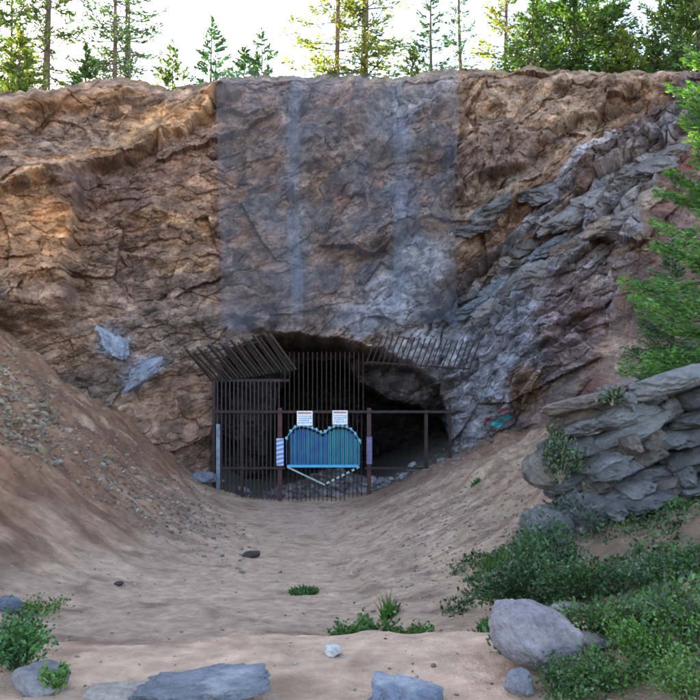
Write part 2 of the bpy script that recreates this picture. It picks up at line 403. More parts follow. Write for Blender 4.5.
ZC = Z0 + .05 * fbm(X0 * 2, Z0 * 2, 81, 3) * (1 - crest)
# ---- rock colours (beds, stains, weathering, and shade painted into recesses)
def blob(cx, cy, rx, ry, ang=0, soft=.5, warp=1.0):
    a = R(ang); x = QX + wpx * (warp - 1) - cx; y = QY + wpy * (warp - 1) - cy
    u = (x * math.cos(a) - y * math.sin(a)) / rx; w = (x * math.sin(a) + y * math.cos(a)) / ry
    return sstep(1 + soft, 1 - soft, np.sqrt(u * u + w * w) + .25 * n_mid)
n_lo = fbm(X0 * .25, Z0 * .25, 201, 3); n_mid = fbm(X0 * .9, Z0 * .9, 205, 4); n_hi = fbm(X0 * 4, Z0 * 4, 209, 3)
C = np.ones(PX.shape + (3,)) * np.array([.235, .165, .12])
def paint(col, m):
    global C
    C = lerp(C, np.array(col), np.clip(m, 0, 1)[..., None])
paint((.30, .22, .16), .6 * (r2 > .6)); paint((.155, .11, .09), .6 * (r2 < .28)); paint((.33, .25, .18), .5 * (r3 > .75)); paint((.19, .165, .155), .6 * (r1 < .3))
left = sstep(250, 215, QX)
paint((.40, .25, .14), .75 * blob(30, 235, 60, 60) * left); paint((.45, .27, .14), .6 * blob(60, 220, 28, 28))
paint((.50, .35, .21), .9 * blob(145, 130, 115, 15, 26)); paint((.15, .11, .095), .7 * blob(95, 182, 50, 22, 20)); paint((.46, .34, .22), .7 * blob(180, 215, 70, 6, -4) + .6 * blob(190, 268, 55, 6, -3))  # the dark blob paints shade into the recess below the pale band
paint((.30, .18, .10), .7 * blob(60, 100, 60, 9, 10)); paint((.25, .22, .20), .7 * blob(60, 140, 60, 18, 15))
paint((.165, .115, .10), .8 * blob(120, 185, 60, 34, 14)); paint((.17, .12, .105), .65 * blob(120, 240, 45, 30, 0)); paint((.19, .135, .115), .6 * blob(215, 300, 50, 30, 0)); paint((.24, .17, .14), .5 * blob(195, 170, 30, 50))
paint((.21, .165, .15), .6 * blob(150, 300, 90, 40)); paint((.30, .20, .15), .8 * blob(70, 330, 70, 40, -30)); paint((.26, .17, .125), .85 * blob(180, 425, 60, 60))
paint((.24, .27, .33), .8 * blob(112, 345, 20, 16, -20)); paint((.27, .31, .40), .8 * blob(143, 372, 24, 14, 30))
# behind the net
net = sstep(214, 222, QX) * sstep(462, 452, QX) * sstep(345, 320, QY)
paint((.21, .165, .155), .75 * net); paint((.26, .18, .14), net * .7 * (r1 > .6)); paint((.15, .14, .155), net * .6 * (r2 < .4))
paint((.17, .20, .26), net * .7 * (np.exp(-((QX - 296) / 12) ** 2) + np.exp(-((QX - 400) / 14) ** 2) * sstep(60, 90, QY)))
paint((.26, .29, .33), net * .8 * blob(420, 90, 50, 14, 30)); paint((.36, .41, .48), .9 * blob(395, 285, 70, 24, 40)); paint((.34, .39, .46), .85 * blob(420, 315, 60, 14, 10))
paint((.16, .12, .105), .7 * blob(280, 300, 60, 30, -10))
# right
paint((.235, .17, .13), .7 * blob(520, 110, 80, 50)); paint((.37, .29, .22), .6 * blob(540, 110, 70, 16, -20)); paint((.30, .20, .13), .8 * blob(570, 175, 75, 20, 35))
paint((.16, .12, .11), .7 * blob(480, 160, 40, 26, 20))  # shadow under the overhang, painted onto the face
dg = np.interp(QX, [440, 560, 700], [330, 225, 105])      # lower-left running beds of grey slabs
strat = bw
for lo, hi, cc_ in [(0, .16, (.19, .125, .10)), (.16, .36, (.13, .125, .14)), (.36, .6, (.22, .25, .30)), (.6, .82, (.34, .39, .46)), (.82, .9, (.36, .27, .19)), (.9, 1.01, (.12, .10, .105))]: paint(cc_, bw * .92 * ((bed_r >= lo) & (bed_r < hi)))
strat = .35 * sstep(-25, 0, QY - dg) * sstep(250, 130, QY - dg) * sstep(350, 400, QX)
paint((.20, .195, .205), strat * .8); paint((.26, .27, .29), strat * .8 * (r2 > .5)); paint((.28, .31, .36), strat * .8 * (r3 > .62)); paint((.22, .155, .12), strat * .75 * (np.sin(tb * 3.1 + n_mid) > .55))
paint((.23, .265, .32), .85 * blob(500, 345, 52, 60, 10)); paint((.38, .42, .48), .85 * blob(505, 335, 48, 18, 40) + .85 * blob(482, 395, 20, 45) + .7 * blob(440, 345, 50, 14, 5)); paint((.38, .41, .46), .85 * blob(465, 440, 18, 22))
paint((.33, .39, .47), .75 * blob(500, 340, 46, 44, 20, .5)); paint((.40, .45, .52), .8 * blob(478, 390, 20, 50, -10)); paint((.21, .15, .15), .85 * blob(572, 320, 34, 50, 30)); paint((.28, .24, .27), .7 * blob(556, 318, 14, 30, 30)); paint((.33, .22, .15), .8 * blob(525, 390, 24, 22, 30)); paint((.26, .16, .13), .7 * blob(545, 425, 30, 16, 30))
paint((.165, .105, .09), chute * .95); paint((.16, .085, .075), chute * .8 * sstep(-.1, .3, n_mid)); paint((.36, .27, .22), chute * .8 * blob(615, 350, 30, 40, 40))
paint((.30, .22, .17), .6 * sstep(26, 4, PY - rim_py(PX)))
paint((.12, .14, .07), .5 * sstep(9, 2, PY - rim_py(PX)) * (n_hi > 0))
# inside the recess: cave darkness painted into the rock, paler on the lit inner wall
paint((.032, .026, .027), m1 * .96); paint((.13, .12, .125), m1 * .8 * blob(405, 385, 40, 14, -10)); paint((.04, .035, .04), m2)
# tags of spray paint on the rock, right of the bars
paint((.02, .75, .95), (np.hypot((PX - 498) / 6, (PY - 424) / 4) < 1) | (np.hypot((PX - 506) / 5, (PY - 417) / 2.4) < 1))
paint((.55, .10, .16), (np.hypot((PX - 503) / 4, (PY - 409) / 1.6) < 1) | (np.hypot((PX - 488) / 4, (PY - 420) / 1.8) < 1))
n_pt = fbm(X0 * 1.6 + 9, Z0 * 2.2, 231, 4)
C = C * (1 + .30 * n_hi + .22 * n_mid)[..., None] * (.78 + .36 * sstep(-.5, .5, n_pt))[..., None]
C = C * (1 + .55 * (r3 - .5) + .35 * (r2 - .5))[..., None]
C = C * np.array([1.08, .95, .92])
C = lerp(C, C * np.array([1.06, .99, .97]), (left * sstep(330, 250, QY))[..., None])
C = np.clip(C, .015, .8)
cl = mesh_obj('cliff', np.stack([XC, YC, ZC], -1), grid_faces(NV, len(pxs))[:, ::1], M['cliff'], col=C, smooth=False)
tag(cl, 'fractured quarry cliff around the cave mouth', kind='structure')
# forest floor above
sub = np.arange(0, len(pxs), 3); ks = np.concatenate([[0], np.geomspace(.4, 260, 40)])
T = ks[:, None]; yy = YC[-1, sub][None] + T; aa = (pxs[sub] - CX)[None] / F
xx = aa * yy; zz = ZC[-1, sub][None] - .03 + np.minimum(T, .6) * .15 + .03 * T + .2 * fbm(xx * .3, yy * .3, 77, 3) * np.clip(T / 3, 0, 1)
def plateau_z(px, Y):
    i = int(np.argmin(abs(pxs - px))); t = max(0, Y - YC[-1, i]); return float(ZC[-1, i] - .03 + min(t, .6) * .15 + .03 * t)
cc = lerp(np.array([.20, .16, .12]), np.array([.09, .10, .05]), np.clip(.5 + fbm(xx * .8, yy * .8, 79, 3), 0, 1)[..., None])
p = mesh_obj('forest_floor', np.stack([xx, yy, zz], -1), grid_faces(len(ks), len(sub)), M['ground'], col=cc, smooth=True)
tag(p, 'forest floor above the cliff edge', kind='structure')

# lookup of the cliff surface
def cliff_at(px, py):
    """world point of the cliff that lies in direction (px, py)"""
    j = int(np.argmin(abs(pxs - px))); pyc = HZ - F * ZC[:, j] / YC[:, j]
    i = int(np.argmin(abs(pyc - py))); return np.array([XC[i, j], YC[i, j], ZC[i, j]])

# ------------------------------------------------------------------ netting
def netting():
    root = empty('rockfall_netting', at(338, 66, 30), 'dark wire netting draped down the middle of the cliff from rim to cave roof', 'netting')
    cols = [(219, 300), (291, 402), (394, 457)]
    ncol = np.arange(215, 461, 3.); nrow = 90
    j = [int(np.argmin(abs(pxs - c))) for c in ncol]
    def sheet(a, b, off, bottom, mat, name, shift):
        us = np.arange(a, b + .1, 3. if b - a > 30 else 2.); V = []; UV = []
        zt = np.interp(us, pxs, zr)
        for u, z1 in zip(us, zt):
            jj = int(np.argmin(abs(pxs - u)))
            lo = (HZ - (bottom + 6 * math.sin(u * .11) + 7 * math.sin(u * .043) + 4 * math.sin(u * .31))) / F * 27.3
            for k in range(nrow):
                z = lerp(z1 - .30, lo, k / (nrow - 1))
                i = int(np.clip((z + 5.5) / (zr[jj] + 5.5) * (NV - 1), 0, NV - 1))
                i0, i1 = max(0, i - 14), min(NV, i + 15); j0, j1 = max(0, jj - 12), jj + 13
                blk = YC[i0:i1:4, j0:j1:4]
                Y = .5 * blk.min() + .5 * blk.mean() - off
                uw = u + 2.2 * math.sin(z * .55 + a) + .9 * math.sin(z * 1.7 + a * 2)
                V.append(((uw - CX) / F * Y, Y, z))
        V = np.array(V).reshape(len(us), nrow, 3)
        for _ in range(3): V[:, 1:-1] = .5 * V[:, 1:-1] + .25 * (V[:, 2:] + V[:, :-2]); V[1:-1] = .5 * V[1:-1] + .25 * (V[2:] + V[:-2])
        UV = np.stack([V[..., 0] + shift, V[..., 2]], -1).reshape(-1, 2)
        mesh_obj(name, V, grid_faces(len(us), nrow), mat, root, smooth=True, origin=root.location, uv=UV)
    sheet(219, 297, .16, 330, M['net'], 'netting_panel', 0); sheet(294, 400, .22, 338, M['net'], 'netting_panel', .02); sheet(397, 457, .18, 324, M['net'], 'netting_panel', .01)
    sheet(289, 301, .30, 330, M['seam'], 'netting_seam', .03); sheet(393, 405, .30, 334, M['seam'], 'netting_seam', .015)
    m = MB(); m.tube([np.array([XC[-1, k], YC[-1, k] - .2, ZC[-1, k] - .32]) for k in range(int(np.argmin(abs(pxs - 217))), int(np.argmin(abs(pxs - 459))), 12)], .018, 5)
    m.build('top_cable', M['bars'], root)
netting()

# ------------------------------------------------------------------ rocks
def ico(sub):
    import bmesh
    bm = bmesh.new(); bmesh.ops.create_icosphere(bm, subdivisions=sub, radius=1)
    V = np.array([v.co[:] for v in bm.verts]); Fs = np.array([[v.index for v in f.verts] for f in bm.faces]); bm.free(); return V, Fs
ICO = {k: ico(k) for k in (1, 2, 3, 4, 5)}
def rock_geo(size, seed, sub=4, planes=14, rnd=.25, rough=.05, tilt=(0, 0, 0)):
    g = np.random.default_rng(seed); V, Fs = ICO[sub]
    n = g.normal(size=(planes, 3)); n /= np.linalg.norm(n, axis=1)[:, None]; h = g.uniform(.62, .95, planes)
    # always a bedding-parallel top and base
    n = np.concatenate([n, [[0, 0, 1], [0, 0, -1], [1, 0, .1], [-1, 0, .1], [0, 1, 0], [0, -1, .1]]]); h = np.concatenate([h, [.62, .6, .85, .85, .8, .8]])
    d = V @ n.T; r = np.min(np.where(d > .05, h / np.maximum(d, .05), 9), axis=1)
    r = lerp(r, .82, rnd)
    P = V * r[:, None]
    q = V * 1.7 + seed % 97
    P = P * (1 + rough * 1.6 * fbm(q[:, 0] + q[:, 2] * .6, q[:, 1] - q[:, 2] * .7, seed % 1000, 3) + rough * .8 * fbm(q[:, 0] * 4 + q[:, 2] * 3, q[:, 1] * 4 - q[:, 2] * 2.5, 5 + seed % 1000, 3))[:, None]
    P = P * (np.array(size) / 2 / .8)
    Rm = np.array(Matrix.Rotation(tilt[2], 3, 'Z') @ Matrix.Rotation(tilt[1], 3, 'Y') @ Matrix.Rotation(tilt[0], 3, 'X'))
    return P @ Rm.T, Fs
def rock_col(P, base, seed, spread=.18, alt=None):
    n = fbm(P[:, 0] * 3 + seed, P[:, 2] * 4 + P[:, 1] * 2, seed % 500, 4)
    c = np.array(base)[None] * (1 + spread * n)[:, None]
    if alt is not None: c = lerp(c, np.array(alt), (sstep(.05, .35, fbm(P[:, 0] * 2 + 5, P[:, 1] * 2 + P[:, 2] * 3, 3 + seed % 500, 4)) * .7)[:, None])
    return np.clip(c, .02, .9)
def rock(name, label, cat, pos, size, seed, base, group=None, tilt=(0, 0, 0), rnd=.25, rough=.05, sub=4, alt=None, parent=None, smooth=False):
    P, Fs = rock_geo(size, seed, sub, 14, rnd, rough, tilt)
    col = rock_col(P, base, seed, alt=alt)
    o = mesh_obj(name, P, Fs, M['rock'], col=col, smooth=smooth)
    if parent is not None: o.parent = parent; o.location = Vector([float(v) for v in pos]) - parent.location
    else:
        o.location = [float(v) for v in pos]; tag(o, label, cat, group)
    return o
def gpos(px, py, Y0=None):
    """first point of the ground hit by the sight line (px, py)"""
    Y = np.geomspace(3.0, 40, 1500); x = (px - CX) / F * Y; z = (HZ - py) / F * Y
    hit = np.nonzero(z <= ground_h(x, Y))[0]
    return np.array([x[hit[0]], Y[hit[0]], z[hit[0]]]) if len(hit) else at(px, py, 20)
BG = (.20, .215, .25); GP = (.30, .27, .285); BR = (.25, .18, .14); PALE = (.42, .38, .34)
# foreground rocks
def px_rock(name, label, cat, px, py_base, wpx, hpx, dpt, seed, base, sink=.12, **k):
    P = gpos(px, py_base); s = P[1] / F; w, h = wpx * s, hpx * s * 1.0
    return rock(name, label, cat, (P[0], P[1] + dpt * .3, P[2] + h * .5 - sink * h), (w, dpt, h), seed, base, **k)
px_rock('slab_rock', 'long flat blue-grey slab of rock with a dark right end, bottom foreground', 'rock', 199, 706, 128, 26, .42, 11, (.17, .185, .215), alt=(.36, .37, .40), tilt=(.1, -.09, .1), rnd=.05, rough=.11, sub=5)
px_rock('slab_rock', 'pale blue-grey slab lying beside dark rock in the bottom foreground, right of centre', 'rock', 408, 712, 68, 22, .3, 14, (.18, .21, .27), alt=(.36, .38, .40), tilt=(.15, .14, -.1), rnd=.05, rough=.11, sub=5)
px_rock('stone', 'grey flat stone beside the green shrub in the bottom left corner', 'rock', 34, 694, 50, 24, .3, 17, (.27, .26, .27), tilt=(.1, .25, 0))
px_rock('stone', 'low tan stone half buried left of the long slab at the bottom edge', 'rock', 112, 702, 60, 10, .3, 19, (.40, .34, .30))
px_rock('boulder', 'large rounded mauve-grey boulder on the green plants, lower right', 'boulder', 540, 674, 88, 66, .6, 23, (.29, .265, .285), rnd=.68, rough=.05, tilt=(0, .24, .1), sub=5, alt=(.38, .33, .33), sink=.05)
px_rock('stone', 'small cream stone just right of the rounded boulder', 'rock', 598, 652, 34, 17, .25, 29, (.33, .30, .28), rnd=.35)
px_rock('stone', 'small square grey stone under the rounded boulder', 'rock', 520, 697, 26, 28, .2, 31, (.24, .25, .28))
px_rock('stone', 'small white wedge of stone on the dirt lip in the foreground', 'rock', 333, 657, 15, 13, .1, 37, (.70, .69, .68), rnd=.1, sub=3)
px_rock('stone', 'dark brown stone lying alone in the middle of the path', 'rock', 251, 558, 17, 8, .25, 41, (.10, .08, .075), sub=3)
px_rock('stone', 'tiny dark stone on the left side of the path', 'rock', 118, 586, 10, 5, .12, 43, (.10, .08, .075), sub=3)
px_rock('stone', 'grey-blue angular rock at the foot of the pale gate post', 'rock', 201, 483, 26, 14, .6, 47, (.20, .21, .25))
px_rock('stone', 'small bluish stone beside the shrub at the left edge', 'rock', 6, 612, 24, 16, .3, 53, (.17, .19, .25))
px_rock('stone', 'pale stone low on the dirt behind the shrub, right edge', 'rock', 570, 618, 30, 16, .3, 59, (.30, .28, .28))
# stones set in the left part of the cliff
for (px, py, w, h, ang, lab) in [(110, 343, 36, 26, .5, 'pale blue-grey block wedged in the brown rock left of the grate, the upper of two'), (142, 373, 48, 22, -.55, 'long pale blue-grey block on the brown rock left of the grate, lower of two')]:
    P = cliff_at(px, py); s = P[1] / F
    rock('rock_block', lab, 'rock', P + [0, .1, 0], (w * s, .9, h * s), 60 + px, (.25, .28, .36), tilt=(0, ang, 0), rough=.09, alt=(.36, .37, .42), sub=4, rnd=.1)

# ledges of slabs along the right side of the cliff
def rock_ledge(label, pts, n, seed, w=(38, 62), h=(10, 20), base=(.19, .175, .178), push=-.12):
    g = np.random.default_rng(seed); pts = np.array(pts, float)
    root = None
    for k in range(n):
        t = (k + g.uniform(.1, .9)) / n
        px = np.interp(t, np.linspace(0, 1, len(pts)), pts[:, 0]); py = np.interp(t, np.linspace(0, 1, len(pts)), pts[:, 1]) + g.normal() * 3
        P = cliff_at(px, py); s = P[1] / F
        if root is None: root = empty('rock_ledge', P, label, 'rock ledge')
        c = np.array(base) * g.uniform(.6, 1.35) * (np.array([1.15, .95, .8]) if g.uniform() < .25 else 1)
        rock('slab', None, None, P + [0, -push, 0], (g.uniform(*w) * s, g.uniform(1.0, 1.7), g.uniform(*h) * s), seed * 50 + k, c, tilt=(g.normal() * .08, -R(30) + g.normal() * .12, g.normal() * .2 + .35), rough=.12, rnd=.2, parent=root, alt=c * 1.35)
rock_ledge('upper diagonal ledge of rounded grey slabs below the brown face, right side of the cliff', [(700, 142), (650, 165), (600, 195), (545, 232), (500, 262)], 9, 3, (28, 46), (14, 24))
rock_ledge('second diagonal ledge of dark grey slabs, just under the upper ledge on the right cliff', [(660, 190), (610, 222), (560, 252), (520, 280), (470, 322)], 9, 4, (26, 44), (13, 22))
rock_ledge('thin ledge of blue-grey slabs descending towards the grate roof', [(590, 205), (540, 262), (480, 300), (440, 330)], 6, 5, (22, 40), (12, 18), (.17, .195, .23))
rock_ledge('short cluster of dark slabs between the two right ledges and the netting', [(560, 185), (500, 200), (465, 235)], 5, 6, (24, 40), (14, 22), (.17, .165, .18))

# outcrop at the right
oc = at(610, 540, 11.4)
root = empty('rock_outcrop', oc, 'layered blue-grey rock outcrop above the shrubs at the right edge', 'rock outcrop')
g = np.random.default_rng(12)
cv = []
for (px, py, w, h, dep) in [(655, 490, 190, 165, 13.7), (740, 480, 200, 180, 13.5)]:
    P = at(px, py, dep); s = dep / F
    rock('core', None, None, P, (w * s, 2.2, h * s), 700 + px, (.14, .125, .12), tilt=(0, -.2, 0), rough=.08, parent=root, sub=5, rnd=.1)
tops = lambda px: np.interp(px, [540, 570, 640, 700, 760], [418, 395, 380, 388, 380])
for row in range(13):
    off = row * 14.5
    px = 548 + g.uniform(-6, 10) + (0 if row < 6 else (row - 6) * 3)
    while px < 790:
        w = g.uniform(18, 56) if g.uniform() < .85 else g.uniform(60, 85); h = g.uniform(14, 27)
        cx = px + w / 2; py = tops(cx) + 10 + off - .10 * (cx - 550) + g.normal() * 2.5 + .12 * (700 - cx) * (row > 4) * .3
        if py > 585: break
        Y = 11.6 - .05 * row + g.normal() * .16 - (cx - 600) * .002
        P = at(cx, py, Y); s = Y / F
        base = np.array((.175, .172, .172)) * g.uniform(.55, 1.35)
        if g.uniform() < .22: base = np.array((.17, .135, .12)) * g.uniform(.8, 1.1)
        rock('slab', None, None, P, (w * s * 1.1, g.uniform(.8, 1.3), h * s * 1.12), 900 + row * 40 + int(px), base, tilt=(g.normal() * .08, -R(17) + g.normal() * .09, g.normal() * .15), rough=.07, rnd=.22, parent=root, alt=base * 1.35)
        px += w * .86
for (px, py, w, h, yy_, sd_) in [(556, 527, 62, 54, 11.2, 1), (612, 548, 66, 50, 11.0, 2), (672, 545, 70, 46, 10.9, 3), (585, 505, 46, 34, 11.1, 4), (728, 530, 70, 52, 10.9, 5), (545, 470, 36, 40, 11.5, 6), (640, 520, 48, 30, 11.0, 7)]:
    P = at(px, py, yy_); q = yy_ / F; base = np.array([(.17, .145, .13), (.16, .155, .155), (.19, .145, .12)][sd_ % 3])
    rock('boulder', None, None, P, (w * q, .9, h * q), 1500 + sd_, base, tilt=(.1, -.2 + .1 * (sd_ % 3), .2), rough=.09, rnd=.3, parent=root, alt=base * 1.5)
# leaf scattering
def scatter_leaves(name, pts, nrm, size, mat, parent=None, origin=None, seed=0, tint=(1, 1, 1), var=.35, label=None, aspect=2.0, tri=False):
    """leaf faces: pts centres, nrm preferred long direction (n,3)"""
    g = np.random.default_rng(seed); n = len(pts)
    d = nrm + g.normal(size=(n, 3)) * .35; d /= np.linalg.norm(d, axis=1)[:, None] + 1e-9
    u = g.normal(size=(n, 3)); u -= (u * d).sum(1)[:, None] * d; u /= np.linalg.norm(u, axis=1)[:, None] + 1e-9
    L = np.asarray(size) * g.uniform(.6, 1.3, n); W = L / aspect
    a = pts - d * L[:, None] * .5; b = pts + d * L[:, None] * .5
    V = np.stack([a, pts + u * W[:, None] * .5, b, pts - u * W[:, None] * .5], 1).reshape(-1, 3)
    Fs = np.arange(4 * n).reshape(n, 4)
    cl_ = fbm(pts[:, 0] * 2.2 + pts[:, 2], pts[:, 1] * 2.2 - pts[:, 2] * 2, 600 + seed % 50, 3)[:, None]
    c = np.array(tint)[None] * (1 + var * g.normal(size=(n, 1))) * (1 + .55 * cl_) * (1 + np.array([.35, 0, -.1]) * np.clip(cl_, 0, 1)) * (1 + .12 * g.normal(size=(n, 3)))
    c = np.repeat(np.clip(c, .15, 3), 4, axis=0)
    return mesh_obj(name, V, Fs, mat, parent, col=c, origin=origin)

# ------------------------------------------------------------------ loose stones on the banks (stuff)
def scree(name, label, region, n, smin, smax, cols, seed, sub=1):
    g = np.random.default_rng(seed); Vs = []; Fs = []; Cs = []; off = 0
    tmpl = [rock_geo((1, .8, .6), 5000 + seed * 10 + k, sub, 10, .1, .06) for k in range(8)]
    cnt = 0
    while cnt < n:
        x, y = region(g)
        P, Fq = tmpl[g.integers(8)]
        s = smin * (smax / smin) ** (g.uniform() ** 2.2)
        a = g.uniform(0, 6.28); ca, sa = math.cos(a), math.sin(a); b = g.normal() * .4; cb, sb = math.cos(b), math.sin(b)
        Q = P * s; Q = np.stack([Q[:, 0] * ca - Q[:, 1] * sa, Q[:, 0] * sa + Q[:, 1] * ca, Q[:, 2]], 1)
        Q = np.stack([Q[:, 0] * cb - Q[:, 2] * sb, Q[:, 1], Q[:, 0] * sb + Q[:, 2] * cb], 1)
        Q += [x, y, float(ground_h(x, y)) + s * .02]
        Vs.append(Q); Fs.append(Fq + off); off += len(Q)
        c = np.array(cols[g.integers(len(cols))]) * g.uniform(.75, 1.25); Cs.append(np.repeat(c[None], len(Q), 0)); cnt += 1
    o = mesh_obj(name, np.concatenate(Vs), np.concatenate(Fs), M['rock'], col=np.concatenate(Cs))
    return tag(o, label, 'scree', kind='stuff')
RAYS = np.geomspace(4, 34, 160)
def reg_px(cx, cy, rx, ry, ang=0):
    def f(g):
        while True:
            r = math.sqrt(g.uniform()) * (1 + .25 * g.normal()); t = g.uniform(0, 6.283); u, w = r * math.cos(t) * rx, r * math.sin(t) * ry; a = R(ang)
            px, py = cx + u * math.cos(a) - w * math.sin(a), cy + u * math.sin(a) + w * math.cos(a)
            Y = RAYS; x = (px - CX) / F * Y
            hit = np.nonzero((HZ - py) / F * Y <= ground_h(x, Y, False))[0]
            if len(hit): return x[hit[0]], Y[hit[0]]
    return f
ST = [(.30, .20, .14), (.22, .145, .105), (.38, .28, .20), (.20, .17, .15)]
scree('scree', 'ochre and grey rubble spilled on the bank at the left edge', reg_px(22, 405, 34, 62, -20), 1300, .05, .30, [(.38, .26, .165), (.30, .20, .125), (.34, .28, .22), (.20, .145, .115)], 21)
scree('scree', 'fan of small brown stones running down to the path', reg_px(140, 490, 95, 26, 32), 2000, .03, .17, ST + [(.42, .37, .31)], 22)
scree('scree', 'loose stones sprinkled over the left bank under the cliff', reg_px(110, 440, 150, 40, 38), 2600, .025, .13, ST, 23)
scree('scree', 'fine stones on the right-hand bank', reg_px(470, 500, 120, 60, -28), 3200, .018, .11, [(.36, .28, .23), (.30, .22, .18), (.42, .36, .31)], 24)
scree('scree', 'pebbles strewn on the path', lambda g: (g.uniform(-5, 3), g.uniform(3.6, 24)), 3800, .010, .055, [(.33, .26, .21), (.22, .17, .14), (.45, .40, .35)], 25)
scree('scree', 'broken rock heaped on the floor just inside the grate', lambda g: (g.normal() * 1.3 - .5, 26.6 + abs(g.normal()) * .8), 520, .07, .55, [(.26, .24, .25), (.34, .31, .32), (.17, .15, .15)], 26, 2)
scree('scree', 'broken stones along the foot of the right-hand cliff', reg_px(470, 452, 60, 8, -27), 260, .05, .3, [(.25, .24, .25), (.24, .16, .13)], 27, 2)

# ------------------------------------------------------------------ the grate and gate
GY_ = 26.2
def gp(px, py, Y=GY_): return at(px, py, Y)
gate = empty('cave_gate', gp(325, 500), 'tall rusty steel bar grate with a splayed roof closing the cave mouth', 'gate')
def gbox(name, mat, px0, py0, px1, py1, thick, Y=GY_):
    a, b = gp(px0, py0, Y), gp(px1, py1, Y); m = MB(); m.box((a + b) / 2, (abs(b[0] - a[0]), thick, abs(b[2] - a[2]))); return m.build(name, mat, gate)
def gbar(name, mat, p, q, r, n=5): m = MB(); m.tube([p, q], r, n); return m.build(name, mat, gate)
def zg(px, Y=GY_): return float(ground_h((px - CX) / F * Y, Y))
def base_py(px, Y=GY_): return HZ - zg(px, Y) * F / Y
for px, top, mt, w in [(280, 408, 'redpost', 4.2), (369, 408, 'redpost', 4.2), (426, 410, 'rust', 3.4), (242, 410, 'rust', 3.0), (450, 405, 'rust', 2.5)]:
    gbox('post', M[mt], px - w / 2, top, px + w / 2, base_py(px) + 5, .13)
gbox('end_post', M['galv'], 216.5, 424, 220.2, base_py(218) + 6, .12, GY_ - .12)
gbox('end_post', M['rust'], 212.3, 380, 215.3, base_py(214) + 5, .1)
gbox('rail', M['rust'], 214, 410.5, 452, 413, .07, GY_ - .1); gbox('rail', M['rust'], 221, 467.0, 285, 469.2, .06, GY_ - .1); gbox('rail', M['rust'], 365, 467.0, 450, 469.2, .06, GY_ - .1)
gbox('rail', M['rust'], 212, 379, 290, 381.6, .06, GY_ + .07)
for px in np.arange(217.5, 279, 4.1):           # left grille
    gbar('bar', M['bars'], gp(px, 381), gp(px, base_py(px) + 4), .021)
for px in np.arange(285, 366, 4.6):             # faint bars above the gate
    gbar('bar', M['rust'], gp(px, 352), gp(px, 412), .016)
for px in np.arange(288.5, 364, 4.3):
    gbar('bar', M['rust'], gp(px, 412), gp(px, base_py(px) + 4), .016)
# splayed roof bars, leaning out to the rock above
for k in range(24):
    b = gp(213 + k * 3.6, 382 - k * .55); tpx = 186 + k * 3.7; tpy = 352 - k * .8 + (1.5 if k % 3 else -2.5)
    gbar('roof_bar', M['bars'] if k % 2 else M['rust'], b, at(tpx, tpy, GY_ - 1.1), .040)
gbar('roof_rail', M['rust'], at(190, 356, GY_ - .95), at(262, 341, GY_ - .95), .03)
for k in range(20):
    px = 366 + k * 5.4; py = 364 + (k * .35)
    gbar('roof_bar', M['bars'], gp(px, py), at(px + 11, py - 29, GY_ - .9), .024)
gbar('roof_rail', M['rust'], at(366, 362, GY_ - .05), at(470, 369, GY_ - .05), .03)
# heart-shaped panel of blue and teal slats in the gate
hp = empty('heart_panel', (0, 0, 0), None, None); hp.parent = gate
def heart_top(px): return np.interp(px, [285, 289, 294, 301, 308, 316, 323, 329, 337, 346, 353, 358, 362], [442, 434, 428, 426, 427, 430, 434, 429, 426, 427, 431, 438, 446])
def hbuild(m, name, mat): o = m.build(name, mat, None, origin=gate.location); o.location = (0, 0, 0); o.parent = hp; return o
def sheet_between(xs, top, bot, Y, name, mat, th=.03):
    m = MB()
    for a, b in zip(xs[:-1], xs[1:]):
        c = (a + b) / 2; p = at(a, top(c), Y); q = at(b, bot(c), Y); m.box((p + q) / 2, (abs(q[0] - p[0]), th, abs(p[2] - q[2])))
    return hbuild(m, name, mat)
hx = np.arange(290, 359.5, 4.3)
sheet_between(np.append(hx[hx < 327], 328.7), lambda c: heart_top(c) + 3, lambda c: 465, GY_ + .14, 'blue_sheet', M['blue'])
sheet_between(np.append(hx[hx > 328], 359.5), lambda c: heart_top(c) + 3, lambda c: 465, GY_ + .14, 'teal_sheet', M['teal'])
lowt = lambda c: np.interp(c, [285, 325, 361], [466, 484, 466])
m = MB(); a, b = at(287, 464.8, GY_ - .1), at(359, 467.4, GY_ - .1); m.box((a + b) / 2, (b[0] - a[0], .05, .09)); hbuild(m, 'cyan_rail', M['cyan'])
for k, px in enumerate(np.arange(286.5, 362, 4.3)):
    m = MB(); t = heart_top(px); p, q = at(px, t, GY_ - .06), at(px, 464, GY_ - .06); m.box((p + q) / 2, (.034, .03, p[2] - q[2])); hbuild(m, 'slat', M['slatb'] if (px * .35 + 17 * (k % 3)) < 128 else M['slatt'])
    m = MB(); m.box(at(px, t, GY_ - .08) + [0, 0, .03], (.075, .05, .10), np.array(Matrix.Rotation(.5 if px % 39 > 20 else -.5, 3, 'Y'))); hbuild(m, 'cap', M['cap'])
m = MB(); m.tube([at(p_, heart_top(p_) - .3, GY_ - .1) for p_ in np.arange(286, 362.5, 2.5)], .018, 5); hbuild(m, 'heart_edge', M['cyan'])
m = MB(); m.tube([at(287, 467, GY_ - .1), at(325, 485, GY_ - .1)], .03, 5); hbuild(m, 'heart_edge', M['cap'])
for px in np.arange(328, 360, 5.):
    m = MB(); m.box(at(px, lowt(px), GY_ - .08), (.11, .04, .07), np.array(Matrix.Rotation(-.5, 3, 'Y'))); hbuild(m, 'cap', M['cap'])
